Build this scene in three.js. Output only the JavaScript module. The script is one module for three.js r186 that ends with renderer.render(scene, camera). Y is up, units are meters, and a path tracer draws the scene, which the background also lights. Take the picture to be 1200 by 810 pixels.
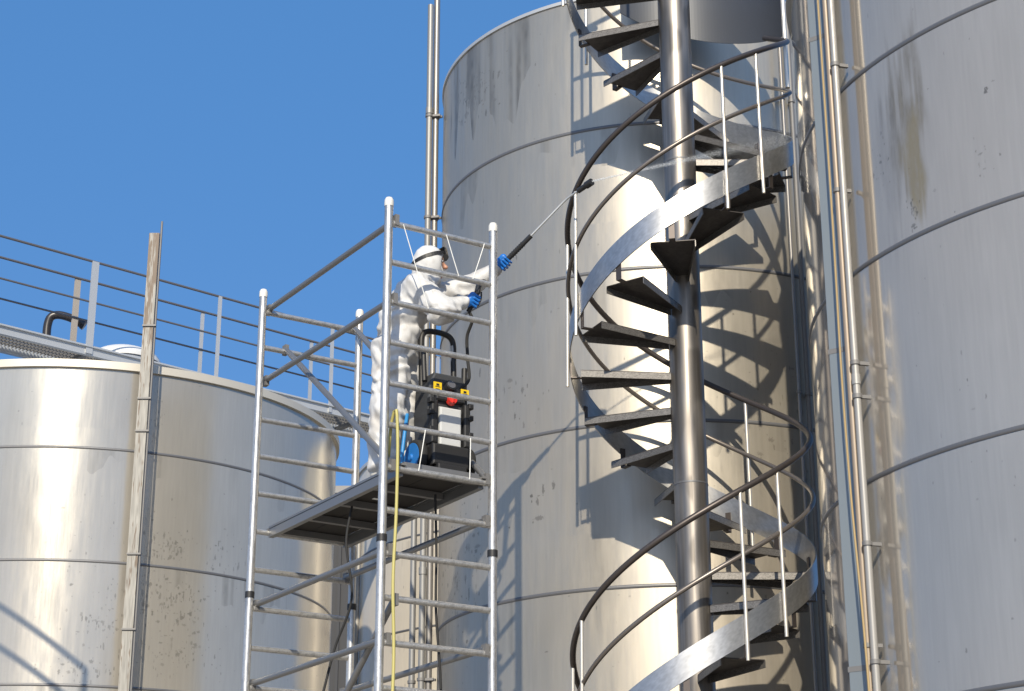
import * as THREE from 'three';
import { mergeGeometries } from 'three/addons/utils/BufferGeometryUtils.js';
import { MarchingCubes } from 'three/addons/objects/MarchingCubes.js';
import { ImprovedNoise } from 'three/addons/math/ImprovedNoise.js';

// ------------------------------------------------------------------ camera, sky, sun, exposure
const scene = new THREE.Scene();
const camera = new THREE.PerspectiveCamera(20.87, 1024 / 691, 0.1, 900);
camera.position.set(0, 1.6, 0);
camera.rotation.set(0.3445, 0, -0.002, 'YXZ');

const renderer = new THREE.WebGLRenderer({ antialias: true });
renderer.setSize(1024, 691);
renderer.toneMapping = THREE.LinearToneMapping;
renderer.toneMappingExposure = 1.0;
renderer.shadowMap.enabled = true;

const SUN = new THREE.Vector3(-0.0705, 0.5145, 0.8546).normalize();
const sunLight = new THREE.DirectionalLight(new THREE.Color(1.0, 0.90, 0.73), 5.0);
sunLight.position.copy(SUN).multiplyScalar(60).add(new THREE.Vector3(0, 4, -14));
sunLight.target.position.set(0, 4, -14);
sunLight.castShadow = true;
sunLight.shadow.mapSize.set(4096, 4096);
Object.assign(sunLight.shadow.camera, { left: -16, right: 16, top: 16, bottom: -16, near: 1, far: 140 });
scene.add(sunLight, sunLight.target);

function makeSky() {                                   // clear air: deep blue overhead, paler low down and round the sun
  const W = 1024, H = 512, data = new Float32Array(W * H * 4);
  for (let j = 0; j < H; j++) for (let i = 0; i < W; i++) {
    const el = ((j + 0.5) / H - 0.5) * Math.PI, az = ((i + 0.5) / W - 0.5) * 2 * Math.PI;
    const y = Math.sin(el), c = Math.cos(el);
    const cs = c * Math.cos(az) * SUN.x + y * SUN.y + c * Math.sin(az) * SUN.z;
    const m = Math.exp(-Math.max(y, 0) * 4.2);         // thickness of the air low down
    const ray = 0.75 + 0.30 * cs * cs;
    const ang = Math.acos(Math.min(1, Math.max(-1, cs)));
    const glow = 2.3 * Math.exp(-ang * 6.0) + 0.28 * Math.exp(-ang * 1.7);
    const o = (j * W + i) * 4;
    const hz = Math.exp(-Math.max(y, 0) * 13);         // dusty air just above the horizon
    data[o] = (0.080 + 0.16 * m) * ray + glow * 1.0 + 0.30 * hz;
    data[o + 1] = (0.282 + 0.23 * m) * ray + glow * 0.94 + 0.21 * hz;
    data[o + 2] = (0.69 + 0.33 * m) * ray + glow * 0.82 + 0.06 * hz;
    data[o + 3] = 1;
  }
  const t = new THREE.DataTexture(data, W, H, THREE.RGBAFormat, THREE.FloatType);
  t.mapping = THREE.EquirectangularReflectionMapping;
  t.magFilter = t.minFilter = THREE.LinearFilter; t.wrapS = THREE.RepeatWrapping; t.needsUpdate = true;
  return t;
}
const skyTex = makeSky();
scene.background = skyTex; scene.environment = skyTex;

// ------------------------------------------------------------------ helpers
let seed = 20240611;
const rnd = () => { seed = (seed * 1664525 + 1013904223) >>> 0; return seed / 4294967296; };
const V = (x, y, z) => new THREE.Vector3(x, y, z);
const A3 = a => (a.isVector3 ? a.clone() : V(...a));
const noise3 = new ImprovedNoise();
const nz = (x, y, z) => noise3.noise(x + 31.7, y + 17.3, z + 5.1);
const col = (r, g, b) => new THREE.Color().setRGB(r, g, b);
const used = {};
function numbered(n) { if (!(n in used)) { used[n] = 0; return n; } used[n]++; return n + '_' + String(used[n]).padStart(3, '0'); }
function tag(o, label, category, group, kind) {
  o.userData.label = label; if (category) o.userData.category = category;
  if (group) o.userData.group = group; if (kind) o.userData.kind = kind; return o;
}
function thing(name, label, category, pos = [0, 0, 0], group) {
  const g = new THREE.Group(); g.name = numbered(name); g.position.set(...pos); scene.add(g);
  return tag(g, label, category, group);
}
function part(name, geo, mat, parent) {
  const m = new THREE.Mesh(geo, mat); m.name = name; m.castShadow = m.receiveShadow = true; parent.add(m); return m;
}
function single(name, geo, mat, label, category, group, kind) {
  const m = new THREE.Mesh(geo, mat); m.name = numbered(name); m.castShadow = m.receiveShadow = true; scene.add(m);
  return tag(m, label, category, group, kind);
}
const UPV = V(0, 1, 0);
function rod(a, b, r, seg = 12, r2 = r) {               // closed straight tube between two points
  a = A3(a); b = A3(b); const d = b.clone().sub(a), L = d.length();
  const g = new THREE.CylinderGeometry(r2, r, L, seg, 1); g.translate(0, L / 2, 0);
  g.applyQuaternion(new THREE.Quaternion().setFromUnitVectors(UPV, d.normalize())); g.translate(a.x, a.y, a.z); return g;
}
function bar(a, b, w, h, up = UPV) {                    // rectangular bar, w across, h along "up"
  a = A3(a); b = A3(b); const d = b.clone().sub(a), L = d.length(); d.normalize();
  const side = new THREE.Vector3().crossVectors(up, d).normalize(), u2 = new THREE.Vector3().crossVectors(d, side);
  const g = new THREE.BoxGeometry(w, h, L); g.applyMatrix4(new THREE.Matrix4().makeBasis(side, u2, d));
  const m = a.clone().add(b).multiplyScalar(0.5); g.translate(m.x, m.y, m.z); return g;
}
function hose(pts, r, n = 60, seg = 8) { return new THREE.TubeGeometry(new THREE.CatmullRomCurve3(pts.map(A3)), n, r, seg, false); }
function box(w, h, d, x = 0, y = 0, z = 0) { const g = new THREE.BoxGeometry(w, h, d); g.translate(x, y, z); return g; }
function chamferBox(w, h, d, c, x = 0, y = 0, z = 0) {
  const s = new THREE.Shape(), a = w / 2 - c, b = h / 2 - c;
  s.moveTo(-a, -b); s.lineTo(a, -b); s.lineTo(a, b); s.lineTo(-a, b); s.closePath();
  const g = new THREE.ExtrudeGeometry(s, { depth: d - 2 * c, bevelEnabled: true, bevelThickness: c, bevelSize: c, bevelSegments: 2, steps: 1 });
  g.translate(x, y, z - d / 2 + c); return g;
}
const merge = gs => mergeGeometries(gs.map(g => { const h = g.index ? g.toNonIndexed() : g.clone(); for (const k of Object.keys(h.attributes)) if (!['position', 'normal', 'uv'].includes(k)) h.deleteAttribute(k); return h; }));

// ------------------------------------------------------------------ procedural textures
function tex(W, H, fn, srgb = true) {
  const d = new Uint8Array(W * H * 4); const c = [0, 0, 0];
  for (let j = 0; j < H; j++) for (let i = 0; i < W; i++) {
    fn((i + 0.5) / W, (j + 0.5) / H, c); const o = (j * W + i) * 4;
    for (let k = 0; k < 3; k++) { let v = Math.min(1, Math.max(0, c[k])); if (srgb) v = v <= 0.0031308 ? v * 12.92 : 1.055 * Math.pow(v, 1 / 2.4) - 0.055; d[o + k] = v * 255 + 0.5; }
    d[o + 3] = 255;
  }
  const t = new THREE.DataTexture(d, W, H); t.magFilter = THREE.LinearFilter; t.minFilter = THREE.LinearMipmapLinearFilter; t.generateMipmaps = true;
  t.wrapS = t.wrapT = THREE.RepeatWrapping; if (srgb) t.colorSpace = THREE.SRGBColorSpace; t.needsUpdate = true; return t;
}
const smooth = (a, b, x) => { const t = Math.min(1, Math.max(0, (x - a) / (b - a))); return t * t * (3 - 2 * t); };
// small tiling value noise tables keep the big tank sheets quick to compute
const TN = 256, tab = new Float32Array(TN * TN); for (let i = 0; i < TN * TN; i++) tab[i] = rnd();
function vn(x, y) {
  const xi = Math.floor(x), yi = Math.floor(y), fx = x - xi, fy = y - yi, a = fx * fx * (3 - 2 * fx), b = fy * fy * (3 - 2 * fy);
  const x0 = xi & 255, x1 = (xi + 1) & 255, y0 = (yi & 255) * TN, y1 = ((yi + 1) & 255) * TN;
  return (tab[y0 + x0] * (1 - a) + tab[y0 + x1] * a) * (1 - b) + (tab[y1 + x0] * (1 - a) + tab[y1 + x1] * a) * b;
}
// slight unevenness of rolled sheet, and the fine rolled grain
const sheetBump = tex(512, 512, (u, v, c) => {
  const P = 2 * Math.PI; let h = 0.5;
  h += 0.16 * Math.sin(P * (u * 2 + 0.15 * Math.sin(P * v * 2))) * Math.sin(P * (v * 1 + 0.3)) + 0.12 * Math.sin(P * (u * 5 + v) + 1.3) * Math.cos(P * (v * 3) + 0.4) + 0.08 * Math.sin(P * (u * 9 - v * 2));
  c[0] = c[1] = c[2] = h;
}, false);
const sheetRough = tex(512, 512, (u, v, c) => {
  const n = 0.5 * vn(u * 32, v * 8) + 0.3 * vn(u * 128, v * 16 + 9) + 0.2 * vn(u * 256, v * 64);
  c[0] = c[2] = 0; c[1] = 0.40 + 0.22 * n;
}, false);

// ------------------------------------------------------------------ shared materials
const M = {};
const std = (o) => new THREE.MeshStandardMaterial(o);
const aluTex = tex(128, 1024, (u, v, c) => { const n = 0.5 * vn(u * 12, v * 60) + 0.5 * vn(u * 40, v * 200), sm = smooth(0.60, 0.78, vn(u * 7 + 5, v * 36 + 2)) * 0.20, sp = smooth(0.80, 0.86, vn(u * 60, v * 256)) * 0.3, k = (0.48 + 0.18 * n) * (1 - sm) * (1 - sp); c[0] = k; c[1] = k * 0.985; c[2] = k * 0.95; });
M.aluminium = std({ map: aluTex, metalness: 0.72, roughness: 0.36 });
M.aluminiumDull = std({ color: col(0.25, 0.25, 0.25), metalness: 0.7, roughness: 0.45 });
M.aluCap = std({ color: col(0.72, 0.70, 0.64), metalness: 0.1, roughness: 0.5 });
M.blackPlastic = std({ color: col(0.018, 0.018, 0.019), metalness: 0, roughness: 0.5 });
M.rubber = std({ color: col(0.02, 0.02, 0.02), roughness: 0.8 });
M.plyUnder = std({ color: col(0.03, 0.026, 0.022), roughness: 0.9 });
M.deckTop = std({ color: col(0.20, 0.17, 0.13), roughness: 0.85 });
M.weld = std({ color: col(0.16, 0.16, 0.165), metalness: 0.5, roughness: 0.5 });
M.galv = std({ color: col(0.50, 0.51, 0.51), metalness: 0.45, roughness: 0.5 });
M.galvDark = std({ color: col(0.20, 0.195, 0.19), metalness: 0.4, roughness: 0.6 });
M.railDark = std({ color: col(0.16, 0.155, 0.16), metalness: 0.5, roughness: 0.5 });
M.whitePipe = std({ color: col(0.33, 0.32, 0.30), metalness: 0.3, roughness: 0.45 });
M.yellowHose = std({ color: col(0.46, 0.41, 0.14), roughness: 0.5 });
M.whiteCord = std({ color: col(0.75, 0.75, 0.72), roughness: 0.8 });

// ------------------------------------------------------------------ ground
const concrete = tex(512, 512, (u, v, c) => {
  const n = 0.5 * vn(u * 8, v * 8) + 0.3 * vn(u * 32, v * 32) + 0.2 * vn(u * 128, v * 128), k = 0.26 + 0.12 * n; c[0] = k * 1.12; c[1] = k; c[2] = k * 0.82;
});
concrete.repeat.set(120, 120);
{
  const g = new THREE.PlaneGeometry(700, 700); g.rotateX(-Math.PI / 2);
  const m = single('ground', g, std({ map: concrete, roughness: 0.9 }), 'pale concrete yard around the tanks', null, null, 'structure');
}

// ------------------------------------------------------------------ storage tanks
// colour of a tank's sheet: rolled grain, cloudy weathering, rain streaks, spatter and local stains
function tankSheet(R, H, W, Hpx, o) {
  const C = Math.PI * R, base = o.base || [0.56, 0.545, 0.515];
  const spots = new Float32Array(W * Hpx);
  const put = (th, y, r, k) => {                        // a speck of dirt at angle th (0 faces the yard), height y
    if (Math.abs(th) > 1.55) return; const e = 0.45 + 1.5 * rnd() * rnd(), cx = (0.5 + th / Math.PI) * W, cy = y / H * Hpx, rx = Math.max(0.75, r * e / C * W), ry = Math.max(0.75, r / e / H * Hpx), w = rnd() * 99;
    for (let j = Math.floor(cy - 2 * ry); j <= cy + 2 * ry; j++) for (let i = Math.floor(cx - 2 * rx); i <= cx + 2 * rx; i++) {
      if (j < 0 || j >= Hpx) continue; const d = Math.hypot((i - cx) / rx, (j - cy) / ry) * (0.6 + 0.8 * vn(i * 0.6 + w, j * 0.6)); const a = k * smooth(1.15, 0.75, d);
      const q = j * W + ((i % W) + W) % W; if (a > spots[q]) spots[q] = a;
    }
  };
  for (const [th, y, dth, dy, n, r, k] of o.spots || []) for (let i = 0; i < n; i++) {
    const g = (rnd() + rnd() + rnd()) * 2 / 3 - 1, h = (rnd() + rnd() + rnd()) * 2 / 3 - 1; put(th + g * dth, y + h * dy, r * (0.4 + rnd() * rnd() * 1.6), k * (0.4 + 0.6 * rnd()));
  }
  for (let i = 0; i < 420; i++) put((rnd() - 0.5) * 3.1, rnd() * H, 0.004 + 0.008 * rnd() * rnd(), 0.2 + 0.5 * rnd());
  const streakRows = o.streakRows || [];
  return tex(W, Hpx, (u, v, c) => {
    const s = u * C, y = v * H, th = (u - 0.5) * Math.PI;
    const cloud = 0.55 * vn(s * 0.9, y * 0.6) + 0.3 * vn(s * 2.7 + 40, y * 1.7) + 0.15 * vn(s * 9, y * 5);
    const grain = vn(s * 60, y * 3.5) * 0.6 + vn(s * 130, y * 9) * 0.4;
    let k = 1 + 0.22 * (cloud - 0.5) + 0.10 * (grain - 0.5);
    let dirt = 0;
    for (const [top, len, amt, a0, a1] of streakRows) {  // rain streaks hanging below a rim or joint
      const d = top - y; if (d < 0 || d > len || th < a0 || th > a1) continue;
      const q = vn(s * 7 + top * 13, 3.1 + y * 0.25), q2 = vn(s * 24 + 3 * top, y * 0.8), l = len * (0.15 + 0.85 * vn(s * 11 + 7, top * 3));
      dirt = Math.max(dirt, amt * smooth(0.46, 0.75, 0.62 * q + 0.38 * q2) * (d < l ? 0.55 + 0.45 * vn(s * 30, y * 14) : 0) );
    }
    dirt = Math.max(dirt, 0.8 * spots[Math.min(Hpx - 1, Math.floor(v * Hpx)) * W + Math.min(W - 1, Math.floor(u * W))]);
    let r = base[0] * k, g = base[1] * k, b = base[2] * k;
    const warm = 0.06 * (vn(s * 0.7 + 90, y * 0.5 + 30) - 0.5); r *= 1 + warm; b *= 1 - warm;
    for (const [t0, y0, dt, dy, amt, rr, gg, bb] of o.stains || []) {
      const e = Math.hypot((th - t0 - 0.02 * (vn(y * 5, 3) - 0.5)) / dt, (y - y0) / dy) + 0.7 * (vn(s * 22, y * 1.3) - 0.5) + 0.5 * (vn(s * 60, y * 3.5) - 0.5) + 0.35 * (vn(s * 9, y * 7) - 0.5);
      const a = amt * smooth(1.15, 0.35, e) * (0.35 + 0.55 * vn(s * 34, y * 4 + 8) + 0.3 * vn(s * 110, y * 30)); r += (rr - r) * a; g += (gg - g) * a; b += (bb - b) * a;
    }
    const f = 1 - dirt * 0.85; c[0] = r * f; c[1] = g * f * 0.995; c[2] = b * f * 0.985;
  });
}
function sheetMat(map, R, H, o = {}) {
  const bump = sheetBump.clone(), rough = sheetRough.clone();
  bump.repeat.set(Math.round(Math.PI * R / 1.9), H / 1.6); rough.repeat.set(Math.round(Math.PI * R / 1.6), H / 2.5); bump.needsUpdate = rough.needsUpdate = true;
  return new THREE.MeshPhysicalMaterial({ map, metalness: o.metalness ?? 0.60, roughness: o.roughness ?? 0.50, roughnessMap: rough, bumpMap: bump, bumpScale: o.bump ?? 0.002, anisotropy: o.aniso ?? 0.75, anisotropyRotation: Math.PI / 2, clearcoat: o.clearcoat ?? 0, clearcoatRoughness: 0.11 });
}
function tank(name, label, [cx, cz, R], levels, rim, mat, H, o = {}) {
  const t = thing(name, label, 'tank', [cx, 0, cz], 'stainless steel storage tanks');
  const ys = [...levels]; while (ys[ys.length - 1] > 1.25) ys.push(ys[ys.length - 1] - 1.25);
  const edges = [rim, ...ys, 0];
  for (let i = 0; i + 1 < edges.length; i++) {          // each ring of rolled sheet
    const y1 = edges[i] - (i ? 0.006 : 0), y0 = edges[i + 1] + (i + 2 < edges.length ? 0.006 : 0), h = y1 - y0;
    const g = new THREE.CylinderGeometry(R, R, h, 160, 1, true, Math.PI, 2 * Math.PI); g.translate(0, (y0 + y1) / 2, 0);
    const uv = g.attributes.uv, p = g.attributes.position; for (let k = 0; k < uv.count; k++) { uv.setX(k, uv.getX(k) * 2 - 0.5); uv.setY(k, p.getY(k) / H); }
    part('shell_ring', g, mat, t);
  }
  for (const y of ys) {                                 // girth joint: recessed strip with a raised bead below it
    const gr = new THREE.CylinderGeometry(R - 0.003, R - 0.003, 0.012, 160, 1, true); gr.translate(0, y, 0);
    const s = [[R - 0.002, -0.018], [R + 0.006, -0.014], [R + 0.008, -0.002], [R + 0.006, 0.010], [R - 0.002, 0.014]].map(q => new THREE.Vector2(q[0], q[1] + y));
    part('girth_seam', merge([gr, new THREE.LatheGeometry(s, 160)]), M.weld, t);
  }
  const rw = o.rimWidth ?? 0.03, rh = o.rimHeight ?? 0.05;
  part('rim', merge([new THREE.CylinderGeometry(R + rw, R + rw, rh, 160, 1, true).translate(0, rim - rh / 2 + 0.008, 0), new THREE.RingGeometry(R - 0.02, R + rw, 160, 1).rotateX(-Math.PI / 2).translate(0, rim + 0.008, 0), new THREE.RingGeometry(R - 0.02, R + rw, 160, 1).rotateX(Math.PI / 2).translate(0, rim + 0.008 - rh, 0)]), o.rimMat || M.galv, t);
  part('roof', (() => { const g = new THREE.ConeGeometry(R - 0.01, o.roof ?? 0.35, 96, 1, true); g.translate(0, rim + 0.009 + (o.roof ?? 0.35) / 2, 0); return g; })(), M.galv, t);
  return t;
}
const pi = Math.PI;
{ // left tank
  const R = 2.9, H = 8.24;
  const map = tankSheet(R, H, 2048, 1536, { base: [0.47, 0.44, 0.385],
    spots: [[0.53, 6.30, 0.13, 0.25, 60, 0.011, 0.55], [0.56, 5.70, 0.16, 0.42, 130, 0.012, 0.62], [0.58, 5.15, 0.2, 0.4, 90, 0.011, 0.55], [0.72, 6.25, 0.16, 0.5, 40, 0.010, 0.55], [0.30, 5.45, 0.16, 0.55, 80, 0.010, 0.6], [0.24, 4.95, 0.2, 0.2, 50, 0.012, 0.6], [0.35, 6.3, 0.4, 0.9, 40, 0.008, 0.6], [0.44, 5.9, 0.04, 0.8, 90, 0.009, 0.55], [0.44, 7.7, 0.03, 0.5, 40, 0.009, 0.5]],
    streakRows: [[6.06, 0.5, 0.4, 0.3, 1.1], [4.78, 0.5, 0.5, 0.0, 1.0], [7.28, 0.4, 0.25, 0.2, 1.2]] });
  tank('storage_tank', 'wide low steel tank at the left, under the railed walkway', [-5.043, -21.84, R], [7.281, 6.065, 4.781, 3.53, 2.28, 1.03], H, sheetMat(map, R, H, { roughness: 0.41, metalness: 0.52, aniso: 0.5, bump: 0.0013 }), H, { rimWidth: 0.035, rimHeight: 0.085, rimMat: M.rimCream = std({ color: col(0.58, 0.54, 0.46), metalness: 0.3, roughness: 0.5 }), roof: 0.45 });
}
{ // middle tank
  const R = 1.9615, H = 9.543;
  const map = tankSheet(R, H, 2048, 1800, { base: [0.435, 0.40, 0.34],
    streakRows: [[9.52, 1.05, 0.6, -1.6, -0.45], [9.52, 0.5, 0.4, -0.45, 0.6], [8.33, 0.5, 0.3, -1.5, 0.4], [7.09, 0.4, 0.28, -1.4, 0.2], [5.84, 0.45, 0.25, -1.5, 0.5], [4.58, 0.5, 0.35, -1.5, -0.7]],
    spots: [[-1.0, 9.05, 0.25, 0.4, 130, 0.012, 0.6], [-0.8, 6.2, 0.3, 0.5, 26, 0.012, 0.7], [-0.62, 5.3, 0.2, 0.3, 10, 0.015, 0.9], [-1.1, 4.9, 0.3, 1.0, 120, 0.014, 0.7], [0.35, 5.8, 0.3, 1.0, 90, 0.010, 0.5]] });
  tank('storage_tank', 'tall steel tank in the middle, behind the spiral staircase', [1.3399, -15.4431, R], [8.331, 7.088, 5.839, 4.581, 3.33, 2.08, 0.83], H, sheetMat(map, R, H, { roughness: 0.82, metalness: 0.66, aniso: 0.25, bump: 0.0009 }), H, { rimWidth: 0.012, rimHeight: 0.03 });
}
{ // right tank
  const R = 2.592, H = 8.16;
  const map = tankSheet(R, H, 2048, 1536, { base: [0.49, 0.448, 0.388],
    stains: [[-1.035, 6.42, 0.060, 0.62, 0.75, 0.25, 0.205, 0.145], [-1.028, 6.20, 0.036, 0.46, 0.7, 0.40, 0.31, 0.17], [-1.10, 6.2, 0.05, 0.5, 0.30, 0.26, 0.24, 0.22]],
    spots: [[-0.815, 6.38, 0.022, 0.02, 7, 0.008, 0.9], [-0.83, 6.0, 0.05, 0.3, 12, 0.006, 0.6], [-1.13, 6.25, 0.05, 0.25, 20, 0.007, 0.6], [-1.03, 5.85, 0.03, 0.14, 26, 0.008, 0.7], [-0.9, 4.6, 0.2, 0.9, 14, 0.006, 0.5]] });
  tank('storage_tank', 'near steel tank at the right edge with a yellowish stain', [4.48, -10.972, R], [6.905, 5.707, 4.445, 3.155, 1.9, 0.65], H, sheetMat(map, R, H, { roughness: 0.19, metalness: 0.55, aniso: 0, bump: 0.0006 }), H, { rimWidth: 0.03 });
}
{ // tank behind, seen in the gap below the scaffold deck
  const R = 2.9, H = 8.95;
  const map = tankSheet(R, H, 1024, 768, { base: [0.62, 0.565, 0.47], streakRows: [[7.6, 0.4, 0.25, -1.5, 1], [6.35, 0.4, 0.25, -1.5, 1]] });
  tank('storage_tank', 'pale steel tank in the gap behind the lower scaffold', [0.652, -26.492, R], [7.65, 6.40, 5.15, 3.90, 2.65, 1.40], H, sheetMat(map, R, H, { metalness: 0.2, roughness: 0.8 }), H, {});
}
// ------------------------------------------------------------------ dark building far behind, in the gap between the tanks
{
  const b = thing('building', 'dark grey clad building seen in the narrow gap between the tanks', 'building', [-4.6, 0, -40]);
  const dk = std({ color: col(0.05, 0.05, 0.052), roughness: 0.8 });
  part('wall', box(3.0, 11.8, 5, 0, 5.9, 0), dk, b);
  for (let i = 0; i < 10; i++) part('cladding_rib', box(0.06, 11.7, 0.05, -1.4 + i * 0.31, 5.9, 2.525), dk, b);
  part('roof', box(3.2, 0.15, 5.2, 0, 11.88, 0), M.galvDark, b);
}

// ------------------------------------------------------------------ walkway over the left tank
{
  const N0 = V(-4.842, 8.858, -20.2), d = V(0.755, 0, -0.656).normalize(), n = V(-d.z * -1, 0, 0); n.set(-0.656, 0, -0.755).normalize();
  const w = thing('walkway', 'long railed steel walkway crossing above the left tank', 'walkway', [N0.x, N0.y, N0.z]);
  const at = (k, s, y) => d.clone().multiplyScalar(k).addScaledVector(n, s).setY(y);
  const k0 = -7, k1 = 5.25, wid = 0.58;
  for (const s of [0, wid]) {
    part('edge_beam', merge([bar(at(k0, s, -0.055), at(k1, s, -0.055), 0.012, 0.12), bar(at(k0, s + (s ? -0.025 : 0.025), -0.11), at(k1, s + (s ? -0.025 : 0.025), -0.11), 0.05, 0.010), bar(at(k0, s - (s ? -0.022 : 0.022), -0.02), at(k1, s - (s ? -0.022 : 0.022), -0.02), 0.03, 0.012)]), M.galv, w);
    part('top_rail', rod(at(k0, s, 1.03), at(k1, s, 1.03), 0.015, 10), M.railDark, w);
    part('middle_rail', rod(at(k0, s, 0.53), at(k1, s, 0.53), 0.012, 10), M.railDark, w);
  }
  const near = [-6.8, -5.1, -3.4, -1.7, 0, 1.7, 3.38, 5.1], far = [-6.7, -5.0, -3.3, -1.58, 0.10, 1.83, 3.48, 5.2];
  near.forEach((k, i) => part('railing_post', bar(at(k, -0.012, -0.10), at(k, -0.012, 1.03), i === 4 ? 0.085 : 0.045, 0.02, d.clone().cross(UPV)), M.galv, w));
  far.forEach((k, i) => part('railing_post', bar(at(k, wid + 0.012, -0.10), at(k, wid + 0.012, 1.03), i === 4 ? 0.075 : 0.045, 0.02, d.clone().cross(UPV)), i === 4 ? (M.rustyGalv = std({ color: col(0.42, 0.37, 0.31), metalness: 0.3, roughness: 0.6 })) : M.galv, w));
  const gs = []; for (let k = k0 + 0.02; k < k1; k += 0.045) gs.push(bar(at(k, 0.03, -0.03), at(k, wid - 0.03, -0.03), 0.006, 0.03));
  for (let i = 1; i < 6; i++) gs.push(bar(at(k0, wid * i / 6, -0.03), at(k1, wid * i / 6, -0.03), 0.006, 0.026));
  const gr = part('grating', merge(gs), M.galvDark, w); gr.userData.kind = 'stuff';
  for (let k = k0 + 0.5; k < k1; k += 1.3) part('cross_member', bar(at(k, 0.01, -0.085), at(k, wid - 0.01, -0.085), 0.05, 0.05), M.galvDark, w);
  for (const k of [-1.2, 1.0]) for (const s of [0.06, wid - 0.06]) part('support_leg', bar(at(k, s, -1.05), at(k, s, -0.115), 0.05, 0.05, d), M.galvDark, w);
  // black bent vent pipe by the walkway
  const e = thing('vent_pipe', 'black bent pipe elbow rising beside the left end of the walkway', 'pipe', [-5.53, 8.2, -20.95]);
  part('pipe', hose([[0, 0, 0], [0, 0.9, 0], [0, 1.20, 0], [0.03, 1.29, 0], [0.10, 1.32, -0.01], [0.26, 1.29, -0.04], [0.40, 1.22, -0.08]], 0.05, 60, 14), M.pipeBlack = std({ color: col(0.03, 0.026, 0.026), roughness: 0.35 }), e);
  part('flange', rod([0, 0.05, 0], [0, 0.08, 0], 0.09, 16), M.galvDark, e);
  part('end_collar', rod([0.39, 1.225, -0.077], [0.42, 1.205, -0.085], 0.058, 14), M.pipeBlack, e);
  // pale domed hatch on the roof
  const h = thing('roof_hatch', 'pale domed hatch on the left tank roof behind the walkway', 'hatch', [-4.86, 8.34, -22.2]);
  const hp = []; for (let i = 0; i <= 10; i++) { const a = i / 10 * pi / 2; hp.push(new THREE.Vector2(0.46 * Math.cos(a), 0.98 + 0.22 * Math.sin(a))); }
  part('cover', new THREE.LatheGeometry(hp, 40), M.whitePaint = std({ color: col(0.62, 0.62, 0.60), roughness: 0.4 }), h);
  part('collar', new THREE.CylinderGeometry(0.44, 0.44, 1.02, 40, 1, true).translate(0, 0.48, 0), M.galv, h);
}

// ------------------------------------------------------------------ mast in front of the left tank
{
  const rust = tex(128, 1024, (u, v, c) => {
    const n = vn(u * 6, v * 40) * 0.6 + vn(u * 20, v * 160) * 0.4, a = smooth(0.52, 0.72, n + 0.34 * smooth(0.80, 0.97, v) - 0.10) * 0.85;
    const q = 0.8 + 0.4 * vn(u * 9 + 4, v * 90); c[0] = q * 0.29 * (1 - a) + 0.13 * a; c[1] = q * 0.28 * (1 - a) + 0.09 * a; c[2] = q * 0.255 * (1 - a) + 0.06 * a;
  });
  const mm = std({ map: rust, metalness: 0.2, roughness: 0.6 });
  const m = thing('channel_mast', 'weathered steel channel mast standing in front of the left tank', 'mast', [-3.90, 0, -18.86]);
  const H = 9.68, web = box(0.11, H, 0.010, 0, H / 2, 0), f1 = box(0.010, H, 0.07, -0.050, H / 2, -0.040), f2 = box(0.010, H, 0.07, 0.050, H / 2, -0.040);
  part('channel', merge([web, f1, f2]), mm, m);
  part('conduit', rod([0.073, 0, -0.01], [0.073, 9.82, -0.01], 0.012, 10), M.galvDark, m);
  for (const y of [1.5, 3.0, 4.6, 5.32, 6.10, 7.42, 7.78, 8.6]) part('clip', box(0.145, 0.018, 0.02, 0.012, y, 0.012), M.galvDark, m);
  for (const y of [2.0, 5.6, 7.9]) part('tank_bracket', box(0.04, 0.04, 0.16, 0, y, -0.12), M.galvDark, m);
}

// ------------------------------------------------------------------ pipes at the left edge of the middle tank
function pipeThing(label, x, z, r, H, mat, o = {}) {
  const t = thing('vertical_pipe', label, 'pipe', [x, 0, z], 'vertical pipes on the tanks');
  part('pipe', rod([0, 0, 0], [0, H, 0], r, 18), mat, t);
  for (const y of o.joints || []) part('collar', rod([0, y - 0.03, 0], [0, y + 0.03, 0], r * 1.22, 18), mat, t);
  for (const y of o.clips || []) part('clip', merge([rod([0, y - 0.012, 0], [0, y + 0.012, 0], r + 0.008, 16), bar([0, y, 0], [o.cx || 0, y, o.cz || 0], 0.02, 0.02)]), M.galvDark, t);
  return t;
}
const tint = (m, k) => { const q = m.clone(); q.color.multiply(col(...k)); return q; };
const steelPipe = std({ color: col(0.24, 0.23, 0.22), metalness: 0.5, roughness: 0.42 });
pipeThing('leftmost grey pipe rising above the rim of the middle tank', -0.745, -15.30, 0.028, 10.44, M.greyPipe = std({ color: col(0.26, 0.258, 0.25), metalness: 0.4, roughness: 0.5 }), { joints: [9.35, 7.2, 5.1], clips: [9.3, 8.3, 6.2, 4.2], cx: 0.1, cz: 0.02 });
pipeThing('second of two tall grey pipes rising above the middle tank, nearer its rim', -0.688, -15.33, 0.028, 10.55, steelPipe, { clips: [9.3, 8.3, 6.2, 4.2], cx: 0.06, cz: 0.02 });
pipeThing('slim grey pipe ending at the rim, hugging the left edge of the middle tank', -0.575, -15.16, 0.019, 9.58, M.greyPipe, { joints: [8.0], clips: [9.1, 8.2, 6.9, 5.2] });
pipeThing('low grey pipe left of the tall pipes, seen below the scaffold deck', -0.83, -15.42, 0.026, 6.3, M.greyPipe, { clips: [5.6, 4.2] });
pipeThing('thin pale pipe at the left edge of the rear tank', -2.143, -25.6, 0.03, 8.2, M.whitePipe, { clips: [5.5, 4.3] });

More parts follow.
